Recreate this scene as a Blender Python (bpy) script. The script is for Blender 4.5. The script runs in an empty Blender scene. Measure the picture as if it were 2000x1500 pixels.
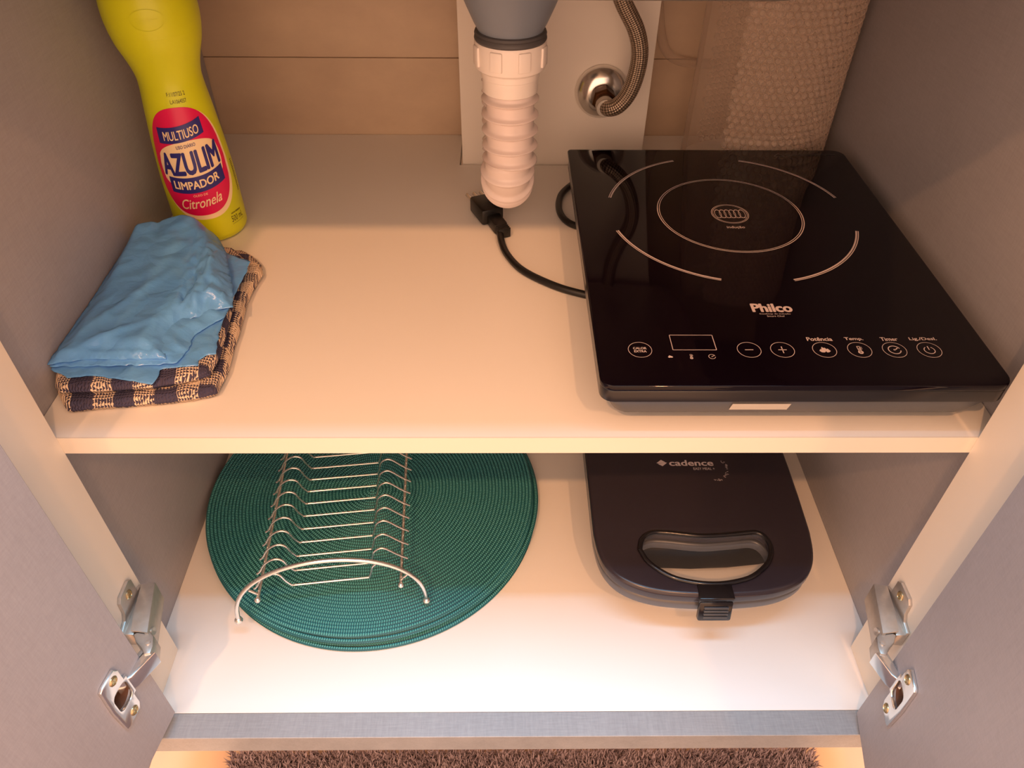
import bpy, bmesh, math, random
from mathutils import Vector, Matrix
from mathutils.geometry import delaunay_2d_cdt
SC = bpy.context.scene
COL = SC.collection
PI = math.pi
random.seed(7)

def srgb(r, g, b):
    def f(c):
        c /= 255.0
        return c/12.92 if c <= .04045 else ((c+.055)/1.055)**2.4
    return (f(r), f(g), f(b), 1.0)

# ------------------------------------------------------------------ camera, world, lights, exposure
P = math.radians(42.3); D = math.atan(17/1476.0)
fw = Vector((0, math.cos(P), -math.sin(P))); up = Vector((0, math.sin(P), math.cos(P))); rt = Vector((1, 0, 0))
fw2 = fw*math.cos(D)+rt*math.sin(D); rt2 = rt*math.cos(D)-fw*math.sin(D)
cd = bpy.data.cameras.new('camera'); cam = bpy.data.objects.new('camera', cd); COL.objects.link(cam)
cam.matrix_world = Matrix(((rt2.x, up.x, -fw2.x, 0), (rt2.y, up.y, -fw2.y, 0), (rt2.z, up.z, -fw2.z, .86), (0, 0, 0, 1)))
cd.sensor_width = 36; cd.lens = 1476/2000*36; cd.clip_start = .01
SC.camera = cam

w = bpy.data.worlds.new('room_light'); SC.world = w; w.use_nodes = True
w.node_tree.nodes['Background'].inputs[0].default_value = (1.0, .60, .39, 1)
w.node_tree.nodes['Background'].inputs[1].default_value = 2.85

def area(name, loc, target, size, power, col):
    l = bpy.data.lights.new(name, 'AREA'); l.shape = 'DISK'; l.size = size; l.energy = power; l.color = col
    o = bpy.data.objects.new(name, l); COL.objects.link(o); o.location = loc
    o.rotation_euler = (Vector(target)-Vector(loc)).to_track_quat('-Z', 'Y').to_euler()
    return o
area('warm_ceiling_lamp', (.40, -1.0, 2.26), (0, .5, .45), .05, 12, (1, .45, .19))
area('warm_ceiling_lamp', (-.50, -1.0, 2.26), (0, .5, .45), .05, 18, (1, .45, .19))
o = area('counter_lamp', (.0, .08, 2.40), (0, .33, .2), .30, 58, (.20, .64, 1.0))
o.data.shape = 'RECTANGLE'; o.data.size = 1.9; o.data.size_y = .28
SC.view_settings.view_transform = 'Standard'; SC.view_settings.look = 'None'
SC.view_settings.exposure = 0.0; SC.view_settings.gamma = 1.0; SC.view_settings.use_curve_mapping = False

# ------------------------------------------------------------------ helpers
def thing(name, label, cat, loc=(0, 0, 0), rz=0, group=None):
    o = bpy.data.objects.new(name, None); COL.objects.link(o); o.location = loc; o.rotation_euler = (0, 0, rz)
    o.empty_display_size = .02
    o['label'] = label; o['category'] = cat
    if group: o['group'] = group
    return o
def tag(o, label, cat, group=None):
    o['label'] = label; o['category'] = cat
    if group: o['group'] = group
    return o
def top_of(p):
    while p.parent: p = p.parent
    return p
def obj(name, bm, m, parent=None, world=True, smooth=True, label=None, angle=35):
    """links a bmesh as one mesh object; world=True: geometry is given in world coordinates"""
    if parent is not None and world:
        r = top_of(parent)
        M = (Matrix.Translation(r.location) @ r.rotation_euler.to_matrix().to_4x4()).inverted()
        bmesh.ops.transform(bm, matrix=M, verts=bm.verts)
    me = bpy.data.meshes.new(name); bm.normal_update(); bm.to_mesh(me); bm.free()
    if isinstance(m, (list, tuple)):
        for k in m: me.materials.append(k)
    else: me.materials.append(m)
    o = bpy.data.objects.new(name, me); COL.objects.link(o)
    if parent is not None: o.parent = parent
    if smooth:
        me.shade_smooth()
        try: me.set_sharp_from_angle(angle=math.radians(angle))
        except Exception: pass
    if label: o['label'] = label
    return o
def struct(name, bm, m, label, **k):
    o = obj(name, bm, m, **k); o['kind'] = 'structure'; o['label'] = label; return o
def box(bm, x0, x1, y0, y1, z0, z1, bev=0, seg=2, M=None):
    g = bmesh.ops.create_cube(bm, size=1)['verts']
    bmesh.ops.scale(bm, vec=(x1-x0, y1-y0, z1-z0), verts=g)
    bmesh.ops.translate(bm, vec=((x0+x1)/2, (y0+y1)/2, (z0+z1)/2), verts=g)
    if bev > 0:
        es = list({e for v in g for e in v.link_edges})
        r = bmesh.ops.bevel(bm, geom=es, offset=bev, segments=seg, profile=.5, affect='EDGES')
        g = list({v for f in r['faces'] for v in f.verts} | {v for v in g if v.is_valid})
    if M is not None: bmesh.ops.transform(bm, matrix=M, verts=g)
    return g
def B(*a, **k):
    bm = bmesh.new(); box(bm, *a, **k); return bm
def smooth_path(pts, n=8):
    P_ = [Vector(p) for p in pts]; out = []
    P_ = [P_[0]*2-P_[1]]+P_+[P_[-1]*2-P_[-2]]
    for i in range(1, len(P_)-2):
        a, b, c, d = P_[i-1:i+3]
        for k in range(n):
            t = k/n
            out.append(.5*((2*b)+(c-a)*t+(2*a-5*b+4*c-d)*t*t+(3*b-a-3*c+d)*t**3))
    out.append(P_[-2]); return out
def tube(bm, pts, r, seg=10, cap=True, radii=None):
    """sweep of a circle along points, UV: u around, v along in metres"""
    uvl = bm.loops.layers.uv.verify()
    pts = [Vector(p) for p in pts]; n = len(pts); rings = []
    t0 = (pts[1]-pts[0]).normalized()
    nrm = t0.orthogonal().normalized(); L = 0; lens = []
    for i, p in enumerate(pts):
        if i: L += (p-pts[i-1]).length
        lens.append(L)
        t = (pts[min(i+1, n-1)]-pts[max(i-1, 0)]).normalized()
        nrm = (nrm-t*nrm.dot(t)).normalized(); bn = t.cross(nrm)
        rr = radii[i] if radii else r
        rings.append([bm.verts.new(p+(nrm*math.cos(2*PI*k/seg)+bn*math.sin(2*PI*k/seg))*rr) for k in range(seg)])
    for i in range(n-1):
        for k in range(seg):
            f = bm.faces.new((rings[i][k], rings[i][(k+1) % seg], rings[i+1][(k+1) % seg], rings[i+1][k]))
            for l, (u, v) in zip(f.loops, ((k, i), (k+1, i), (k+1, i+1), (k, i+1))): l[uvl].uv = (u/seg, lens[v])
    if cap:
        bm.faces.new(rings[0][::-1]); bm.faces.new(rings[-1])
    return bm
def lathe(bm, prof, seg=32, M=None, capb=False, capt=False):
    """prof: list of (r, z)"""
    rings = []; vs = []
    for r, z in prof:
        ring = [bm.verts.new((r*math.cos(2*PI*k/seg), r*math.sin(2*PI*k/seg), z)) for k in range(seg)]
        rings.append(ring); vs += ring
    for i in range(len(rings)-1):
        for k in range(seg):
            bm.faces.new((rings[i][k], rings[i][(k+1) % seg], rings[i+1][(k+1) % seg], rings[i+1][k]))
    if capb: bm.faces.new(rings[0][::-1])
    if capt: bm.faces.new(rings[-1])
    if M is not None: bmesh.ops.transform(bm, matrix=M, verts=vs)
    return vs
def ball(bm, p, r, sub=2, sc=(1, 1, 1)):
    v = bmesh.ops.create_icosphere(bm, subdivisions=sub, radius=r)['verts']
    bmesh.ops.scale(bm, vec=sc, verts=v); bmesh.ops.translate(bm, vec=p, verts=v); return v
def plate(loops, z0, z1, bev=0, res=2):
    """flat plate from outlines (first the outer one, then holes), rounded rims"""
    cu = bpy.data.curves.new('p', 'CURVE'); cu.dimensions = '2D'; cu.fill_mode = 'BOTH'
    for lp in loops:
        s = cu.splines.new('POLY'); s.points.add(len(lp)-1); s.use_cyclic_u = True
        for q, (x, y) in zip(s.points, lp): q.co = (x, y, 0, 1)
    h = (z1-z0)/2
    cu.extrude = max(h-bev, 0); cu.bevel_depth = bev; cu.bevel_resolution = res; cu.offset = -bev
    o = bpy.data.objects.new('p', cu); COL.objects.link(o)
    bpy.context.view_layer.update()
    me = bpy.data.meshes.new_from_object(o.evaluated_get(bpy.context.evaluated_depsgraph_get()))
    bm = bmesh.new(); bm.from_mesh(me)
    bpy.data.objects.remove(o); bpy.data.curves.remove(cu); bpy.data.meshes.remove(me)
    bmesh.ops.remove_doubles(bm, verts=bm.verts, dist=1e-6)
    bmesh.ops.translate(bm, vec=(0, 0, (z0+z1)/2), verts=bm.verts)
    bmesh.ops.recalc_face_normals(bm, faces=bm.faces)
    return bm
def rrect(x0, x1, y0, y1, r, n=6):
    rs = r if isinstance(r, (list, tuple)) else [r]*4     # order: x1y1, x0y1, x0y0, x1y0
    out = []
    for (cx, cy, a), q in zip(((x1, y1, 0), (x0, y1, 90), (x0, y0, 180), (x1, y0, 270)), rs):
        sx = -1 if cx == x1 else 1; sy = -1 if cy == y1 else 1
        for k in range(n+1):
            t = math.radians(a+90*k/n)
            out.append((cx+sx*q+q*math.cos(t), cy+sy*q+q*math.sin(t)))
    return out
def circ(cx, cy, r, n=40, a0=0, a1=360):
    m = n if a1-a0 == 360 else n+1
    return [(cx+r*math.cos(math.radians(a0+(a1-a0)*k/n)), cy+r*math.sin(math.radians(a0+(a1-a0)*k/n))) for k in range(m)]
def text(s, bold=0.0, shear=0.0):
    cu = bpy.data.curves.new('t', 'FONT'); cu.body = s; cu.size = 1; cu.shear = shear; cu.resolution_u = 3
    o = bpy.data.objects.new('t', cu); COL.objects.link(o); bpy.context.view_layer.update()
    me = bpy.data.meshes.new_from_object(o.evaluated_get(bpy.context.evaluated_depsgraph_get()))
    bm = bmesh.new(); bm.from_mesh(me); bpy.data.objects.remove(o); bpy.data.curves.remove(cu); bpy.data.meshes.remove(me)
    for f in bm.faces:
        f.normal_update()
        if f.normal.z < 0: f.normal_flip()
    if bold > .001:                       # heavier strokes: the glyphs repeated with small offsets
        me = bpy.data.meshes.new('b'); bm.to_mesh(me)
        for q, (dx, dy) in enumerate(((1, 0), (-1, 0), (0, 1), (0, -1), (.7, .7), (-.7, .7), (.7, -.7), (-.7, -.7))):
            m2 = me.copy(); m2.transform(Matrix.Translation((dx*bold, dy*bold*.7, (q+1)*1.6e-5))); bm.from_mesh(m2); bpy.data.meshes.remove(m2)
        bpy.data.meshes.remove(me)
    return bm
def add_bm(dst, src, M=None):
    me = bpy.data.meshes.new('x'); src.to_mesh(me); src.free()
    if M is not None: me.transform(M)
    dst.from_mesh(me); bpy.data.meshes.remove(me)
def put_text(dst, s, x0, x1, y0, y1, z, bold=0.0, shear=0.0):
    """fit the text in a rectangle"""
    b = text(s, bold, shear)
    xs = [v.co.x for v in b.verts]; ys = [v.co.y for v in b.verts]
    sx = (x1-x0)/(max(xs)-min(xs)); sy = (y1-y0)/(max(ys)-min(ys))
    M = Matrix.Translation((x0, y0, z)) @ Matrix.Diagonal((sx, sy, 1, 1)) @ Matrix.Translation((-min(xs), -min(ys), 0))
    add_bm(dst, b, M)
def band(dst, cx, cy, r0, r1, a0, a1, z, n=40, ky=1.0):
    """flat ring sector"""
    pv = None
    for k in range(n+1):
        a = math.radians(a0+(a1-a0)*k/n); c, s = math.cos(a), math.sin(a)
        v = (dst.verts.new((cx+r0*c, cy+r0*s*ky, z)), dst.verts.new((cx+r1*c, cy+r1*s*ky, z)))
        if pv: dst.faces.new((pv[0], pv[1], v[1], v[0]))
        pv = v
def line2(dst, a, b, wd, z):
    a = Vector((a[0], a[1])); b = Vector((b[0], b[1])); d = (b-a).normalized(); n = Vector((-d.y, d.x))*wd/2
    dst.faces.new([dst.verts.new((p.x, p.y, z)) for p in (a-n, b-n, b+n, a+n)])
def cut(o, cbm):
    me = bpy.data.meshes.new('c'); bmesh.ops.recalc_face_normals(cbm, faces=cbm.faces); cbm.to_mesh(me); cbm.free()
    me.materials.append(o.data.materials[0])
    c = bpy.data.objects.new('c', me); COL.objects.link(c)
    md = o.modifiers.new('b', 'BOOLEAN'); md.operation = 'DIFFERENCE'; md.object = c; md.solver = 'EXACT'
    if o.parent: c.parent = o.parent
    bpy.context.view_layer.update()
    n = bpy.data.meshes.new_from_object(o.evaluated_get(bpy.context.evaluated_depsgraph_get()))
    o.modifiers.clear(); o.data = n; bpy.data.objects.remove(c)

# ------------------------------------------------------------------ materials
class NT:
    def __init__(s, name):
        s.m = bpy.data.materials.new(name); s.m.use_nodes = True; s.t = s.m.node_tree; s.b = s.t.nodes['Principled BSDF']
        s.out = s.t.nodes['Material Output']
    def n(s, ty, **k):
        x = s.t.nodes.new(ty)
        for a, v in k.items(): setattr(x, a, v)
        return x
    def l(s, a, b): s.t.links.new(a, b)
    def val(s, node, key, v): node.inputs[key].default_value = v; return node
    def math(s, op, a, b=None, c=None):
        x = s.n('ShaderNodeMath', operation=op)
        for i, q in enumerate((a, b, c)):
            if q is None: continue
            if isinstance(q, (int, float)): x.inputs[i].default_value = q
            else: s.l(q, x.inputs[i])
        return x.outputs[0]
    def coords(s, which='Object', scale=(1, 1, 1), rot=(0, 0, 0)):
        t = s.n('ShaderNodeTexCoord'); m = s.n('ShaderNodeMapping'); m.inputs['Scale'].default_value = scale; m.inputs['Rotation'].default_value = rot
        s.l(t.outputs[which], m.inputs[0]); return m.outputs[0]
    def noise(s, vec, scale, detail=4, rough=.55):
        x = s.n('ShaderNodeTexNoise'); x.inputs['Scale'].default_value = scale; x.inputs['Detail'].default_value = detail; x.inputs['Roughness'].default_value = rough
        s.l(vec, x.inputs['Vector']); return x.outputs['Fac']
    def mix(s, fac, a, b):
        x = s.n('ShaderNodeMix', data_type='RGBA')
        if isinstance(fac, (int, float)): x.inputs[0].default_value = fac
        else: s.l(fac, x.inputs[0])
        for i, q in ((6, a), (7, b)):
            if isinstance(q, tuple): x.inputs[i].default_value = q
            else: s.l(q, x.inputs[i])
        return x.outputs[2]
    def ramp(s, fac, lo, hi):
        x = s.n('ShaderNodeMapRange'); x.inputs[1].default_value = lo; x.inputs[2].default_value = hi; s.l(fac, x.inputs[0]); return x.outputs[0]
    def bump(s, h, strength=.3, dist=.001):
        x = s.n('ShaderNodeBump'); x.inputs['Strength'].default_value = strength; x.inputs['Distance'].default_value = dist
        s.l(h, x.inputs['Height']); s.l(x.outputs[0], s.b.inputs['Normal'])
    def set(s, col=None, rough=None, metal=None, spec=None, **k):
        if col is not None:
            if isinstance(col, tuple): s.b.inputs['Base Color'].default_value = col
            else: s.l(col, s.b.inputs['Base Color'])
        if rough is not None: s.b.inputs['Roughness'].default_value = rough
        if metal is not None: s.b.inputs['Metallic'].default_value = metal
        if spec is not None: s.b.inputs['Specular IOR Level'].default_value = spec
        for a, v in k.items(): s.b.inputs[a].default_value = v
        return s
def plain(name, col, rough=.5, metal=0, var=.06, scale=40, bump=.0, **k):
    s = NT(name); v = s.coords(); f = s.noise(v, scale)
    c2 = tuple(max(0, c*(1-var*2)) for c in col[:3])+(1,)
    s.set(s.mix(f, col, c2), rough, metal, **k)
    if bump: s.bump(f, bump, .0006)
    return s.m
def linen(name, col, amt=.16, rough=.5):
    s = NT(name)
    a = s.noise(s.coords(scale=(620, 60, 620)), 1, 3, .7); b = s.noise(s.coords(scale=(60, 620, 60)), 1, 3, .7); c = s.noise(s.coords(), 9, 5)
    f = s.math('ADD', s.math('MULTIPLY', a, .5), s.math('MULTIPLY', b, .5))
    g = s.math('ADD', s.math('MULTIPLY', f, .7), s.math('MULTIPLY', c, .3))
    lo = tuple(q*(1-amt) for q in col[:3])+(1,); hi = tuple(q*(1+amt) for q in col[:3])+(1,)
    s.set(s.mix(s.ramp(g, .35, .65), lo, hi), rough, 0); s.bump(f, .2, .0004); return s.m
m_white = plain('white_melamine', srgb(238, 234, 228), .38, var=.015, scale=6)
m_edge = plain('white_edge_band', srgb(228, 219, 204), .42, var=.015, scale=8)
m_linen = linen('grey_linen_melamine', srgb(160, 158, 163), .10)
m_linen2 = linen('light_grey_linen_board', srgb(150, 152, 154), .17, .36)
m_stone = plain('counter_stone', srgb(120, 112, 104), .3, var=.2, scale=80)
m_wallp = plain('panel_white_paint', srgb(250, 242, 232), .55, var=.04, scale=7)
m_floor = plain('floor_tile', srgb(222, 190, 160), .4, var=.03, scale=5)
def tile_mat():
    s = NT('beige_wall_tile'); f = s.noise(s.coords(scale=(1, 1, 1.6)), 7, 6, .6)
    s.set(s.mix(s.ramp(f, .3, .7), srgb(192, 168, 144), srgb(216, 192, 164)), .42); s.bump(s.noise(s.coords(), 60, 3), .05, .0005); return s.m
m_tile = tile_mat()
m_grout = plain('tile_grout', srgb(168, 144, 120), .8)
m_yellow = plain('yellow_plastic', srgb(216, 222, 20), .36, var=.03, scale=12, **{'Subsurface Weight': .0})
m_pink = plain('magenta_print', srgb(226, 12, 84), .35, var=.0)
m_navy = plain('navy_print', srgb(44, 40, 122), .4, var=0)
m_cream = plain('cream_print', srgb(255, 226, 178), .4, var=0)
m_ink = plain('dark_ink', srgb(62, 48, 20), .5, var=0)
m_black = plain('black_rubber', srgb(16, 15, 15), .38, var=.05)
m_glass = NT('black_glass').set(srgb(12, 5, 13), .05, 0, .25).m
m_body = plain('black_plastic_body', srgb(26, 24, 26), .28, var=.05)
m_silver = plain('printed_silver', srgb(205, 190, 190), .45, var=0)
m_gloss = plain('glossy_black_plastic', srgb(20, 17, 20), .16, var=.03, scale=20)
m_satin = plain('satin_black_lid', srgb(44, 38, 46), .24, var=.06, scale=150, bump=.03)
m_shell = plain('dark_grey_shell', srgb(84, 86, 92), .3, var=.04)
m_dgrey = plain('dark_grey_plastic', srgb(70, 72, 76), .35, var=.03)
m_chrome = NT('chrome').set(srgb(232, 230, 226), .2, .93).m
m_steel = plain('nickel_plated_steel', srgb(214, 206, 196), .4, .8, var=.14, scale=160)
m_brass = plain('yellowed_screw_zinc', srgb(206, 190, 150), .35, .9, var=.1)
m_drain = plain('grey_drain_plastic', srgb(128, 138, 152), .38, var=.02)
m_ring = plain('dark_grey_gasket', srgb(84, 82, 84), .5, var=.05)
m_pvc = plain('white_plastic_nut', srgb(248, 238, 230), .32, var=.01)
m_hex = plain('aged_bronze_nut', srgb(110, 74, 48), .35, .9, var=.2, scale=200)
m_hole = plain('raw_chipboard_recess', srgb(104, 66, 44), .8, var=.2, scale=300)
m_label = plain('white_paper_label', srgb(250, 244, 232), .5, var=0)
def corr_mat():
    s = NT('white_corrugated_plastic'); s.set(srgb(238, 222, 216), .25)
    pass
    return s.m
m_corr = corr_mat()
def braid_mat():
    s = NT('braided_steel_hose'); t = s.n('ShaderNodeUVMap'); sp = s.n('ShaderNodeSeparateXYZ'); s.l(t.outputs[0], sp.inputs[0])
    u = s.math('MULTIPLY', sp.outputs[0], 2*PI*9); v = s.math('MULTIPLY', sp.outputs[1], 2*PI*260)
    a = s.math('SINE', s.math('ADD', u, v)); b = s.math('SINE', s.math('SUBTRACT', u, v))
    f = s.math('MULTIPLY', s.math('ADD', s.math('MULTIPLY', a, b), 1), .5)
    s.set(s.mix(f, srgb(70, 56, 48), srgb(214, 194, 172)), .34, .75); s.bump(f, .8, .0008); return s.m
m_braid = braid_mat()
def gingham():
    s = NT('gingham_knit'); v = s.coords(rot=(0, 0, math.radians(-7))); sp = s.n('ShaderNodeSeparateXYZ'); 
    ns = s.n('ShaderNodeTexNoise'); ns.inputs['Scale'].default_value = 45; s.l(v, ns.inputs['Vector'])
    wv = s.n('ShaderNodeVectorMath', operation='SCALE'); s.l(ns.outputs['Color'], wv.inputs[0]); wv.inputs['Scale'].default_value = .006
    ad = s.n('ShaderNodeVectorMath', operation='ADD'); s.l(v, ad.inputs[0]); s.l(wv.outputs[0], ad.inputs[1]); s.l(ad.outputs[0], sp.inputs[0])
    x, y, z = sp.outputs
    y = s.math('SUBTRACT', y, s.math('MULTIPLY', z, 1.35))
    x = s.math('ADD', x, .004)
    p = .0150
    sx = s.math('GREATER_THAN', s.math('SINE', s.math('MULTIPLY', x, PI/p)), 0.0)
    sy = s.math('GREATER_THAN', s.math('SINE', s.math('MULTIPLY', y, PI/p)), 0.0)
    k1 = s.math('SINE', s.math('ADD', s.math('MULTIPLY', x, 2*PI/.0021), s.math('MULTIPLY', s.math('SINE', s.math('MULTIPLY', y, 2*PI/.0026)), 1.3)))
    k2 = s.math('SINE', s.math('MULTIPLY', y, 2*PI/.0026))
    knit = s.math('MULTIPLY', s.math('ADD', s.math('MULTIPLY', s.math('ADD', k1, k2), .5), 1), .5)
    loop = s.math('GREATER_THAN', s.math('ADD', knit, s.math('MULTIPLY', s.noise(v, 420, 2), .5)), .74)
    both = s.math('MULTIPLY', sx, sy); anyc = s.math('MAXIMUM', sx, sy)
    navy, cream = srgb(70, 70, 96), srgb(240, 216, 190)
    c1 = s.mix(loop, navy, cream)
    c = s.mix(anyc, navy, s.mix(both, c1, cream))
    c = s.mix(s.math('MULTIPLY', s.math('SUBTRACT', 1, knit), .3), c, srgb(96, 78, 74))
    s.set(c, .95, 0, .1); s.bump(knit, .9, .0012); return s.m
m_ging = gingham()
def bag_mat():
    s = NT('blue_plastic_film'); v = s.coords(); f = s.noise(v, 26, 6, .6); g = s.noise(s.coords(scale=(1, 2.2, 1), rot=(0, 0, .5)), 55, 4)
    s.set(s.mix(f, srgb(100, 174, 255), srgb(126, 196, 255)), .2, 0, .7)
    vo = s.n('ShaderNodeTexVoronoi', feature='DISTANCE_TO_EDGE'); vo.inputs['Scale'].default_value = 34
    vw = s.n('ShaderNodeVectorMath', operation='ADD'); nz = s.n('ShaderNodeTexNoise'); nz.inputs['Scale'].default_value = 20; s.l(v, nz.inputs['Vector'])
    vs_ = s.n('ShaderNodeVectorMath', operation='SCALE'); vs_.inputs['Scale'].default_value = .06; s.l(nz.outputs['Color'], vs_.inputs[0])
    s.l(v, vw.inputs[0]); s.l(vs_.outputs[0], vw.inputs[1]); s.l(vw.outputs[0], vo.inputs['Vector'])
    s.bump(s.math('ADD', s.math('ADD', f, s.math('MULTIPLY', g, .5)), s.math('MULTIPLY', s.math('MINIMUM', vo.outputs[0], .25), 1.4)), .6, .0025)
    tr = s.n('ShaderNodeBsdfTranslucent'); tr.inputs[0].default_value = srgb(120, 196, 255)
    mx = s.n('ShaderNodeMixShader'); mx.inputs[0].default_value = .22
    s.l(s.b.outputs[0], mx.inputs[1]); s.l(tr.outputs[0], mx.inputs[2]); s.l(mx.outputs[0], s.out.inputs[0]); return s.m
m_bag = bag_mat()
def mat_mat():
    s = NT('teal_braided_fibre'); v = s.coords(); sp = s.n('ShaderNodeSeparateXYZ'); s.l(v, sp.inputs[0]); x, y = sp.outputs[0], sp.outputs[1]
    r = s.math('SQRT', s.math('ADD', s.math('MULTIPLY', x, x), s.math('MULTIPLY', y, y))); th = s.math('ARCTAN2', y, x)
    idx = s.math('FLOOR', s.math('DIVIDE', r, .0038)); fr = s.math('FRACT', s.math('DIVIDE', r, .0038))
    cnt = s.math('ROUND', s.math('MULTIPLY', s.math('ADD', idx, .5), 10.0))
    ch = s.math('MULTIPLY', s.math('ABSOLUTE', s.math('SUBTRACT', fr, .5)), 3.5)
    ph = s.math('ADD', s.math('MULTIPLY', th, cnt), ch)
    wv = s.math('MULTIPLY', s.math('ADD', s.math('SINE', s.math('ADD', ph, s.math('MULTIPLY', s.math('FRACT', s.math('MULTIPLY', s.math('SINE', s.math('MULTIPLY', idx, 12.9)), 437.5)), 6.28))), 1), .5)
    groove = s.math('GREATER_THAN', s.math('ABSOLUTE', s.math('SUBTRACT', fr, .5)), .36)
    f = s.math('MULTIPLY', wv, s.math('SUBTRACT', 1, groove))
    big = s.noise(v, 14, 3)
    c = s.mix(f, srgb(26, 84, 92), srgb(92, 184, 184)); c = s.mix(s.math('MULTIPLY', big, .35), c, srgb(30, 112, 124))
    s.set(c, .5, 0, .4); s.bump(f, .7, .0009); return s.m
m_mat = mat_mat()
def wrap_mat(name, dens, rough=.12):
    s = NT(name); s.set(srgb(240, 216, 196), rough, 0, .6)
    f = s.n('ShaderNodeLayerWeight'); f.inputs[0].default_value = .35
    a = s.math('MINIMUM', s.math('ADD', s.math('MULTIPLY', f.outputs['Facing'], .55), dens), 1.0)
    s.l(a, s.b.inputs['Alpha']); return s.m
m_wrap = wrap_mat('clear_wrap_film', .12); m_bub = wrap_mat('clear_wrap_bubble', .22, .08); m_clear = wrap_mat('clear_tube_plastic', .08)
def pile_mat():
    s = NT('brown_pile'); f = s.noise(s.coords(), 60, 3); s.set(s.mix(f, srgb(118, 104, 112), srgb(188, 174, 182)), .95, 0, .1); return s.m
m_pile = pile_mat()

# ------------------------------------------------------------------ setting
XL, XR, SH, FL, WY = -.338, .364, .466, .167, .883
struct('floor', B(-1.8, 1.8, -1.8, .95, -.05, 0), m_floor, 'warm beige kitchen floor under the cabinet')
wall = struct('wall_back', B(-1.8, 1.8, WY+.002, 1.0, 0, 2.5), m_grout, 'beige tiled wall behind the cabinet')
rows = [-.04, .5562, 1.155, 1.755]
for r in range(3):
    for c in range(4):
        x0 = -1.8+c*.9
        obj('tile', B(x0+.0005, x0+.8995, WY, WY+.006, max(rows[r], 0)+.0005, rows[r+1]-.0005, bev=.0003, seg=1), m_tile, wall)

# ------------------------------------------------------------------ cabinet
cab = thing('sink_cabinet', 'grey linen-finish kitchen base cabinet with white shelves, open double doors', 'cabinet', (.013, .3, 0))
YF = .2895
def part(name, bm, m, **k): return obj(name, bm, m, cab, **k)
part('side_panel', B(XL-.018, XL, YF, WY-.002, .10, .905, bev=.0004, seg=1), m_linen)
part('side_panel', B(XR, XR+.018, YF, WY-.002, .10, .905, bev=.0004, seg=1), m_linen)
part('batten', B(XL, -.3185, .3125, .3755, FL, .905, bev=.0005, seg=1), m_edge, label='white vertical front batten')
part('batten', B(.3435, XR, .3125, .3755, FL, .905, bev=.0005, seg=1), m_edge, label='white vertical front batten')
part('bottom_panel', B(XL, XR, .3125, WY-.002, FL-.018, FL, bev=.0004, seg=1), m_white, label='white cabinet floor')
part('front_rail', B(XL, XR, YF, .3122, .1395, FL, bev=.0005, seg=1), m_linen2, label='grey textured bottom rail')
part('top_rail', B(XL, XR, .3, .318, .86, .905, bev=.0005, seg=1), m_linen, label='grey rail under the counter')
part('plinth', B(XL-.018, XR+.018, .42, .436, 0.001, .1395), m_linen)
shelf = plate([[(XL+.0005, .3765), (XR-.0005, .3765), (XR-.0005, WY-.001), (.1625, WY-.001), (.1625, .8025), (-.0495, .8025), (-.0495, WY-.001), (XL+.0005, WY-.001)]], SH-.0155, SH, bev=0)
sh = part('shelf', shelf, m_white, label='white shelf with a notch at the back')
part('edge_banding', B(XL+.0005, XR-.0005, .3752, .3764, SH-.0157, SH+.0001), m_edge)
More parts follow.
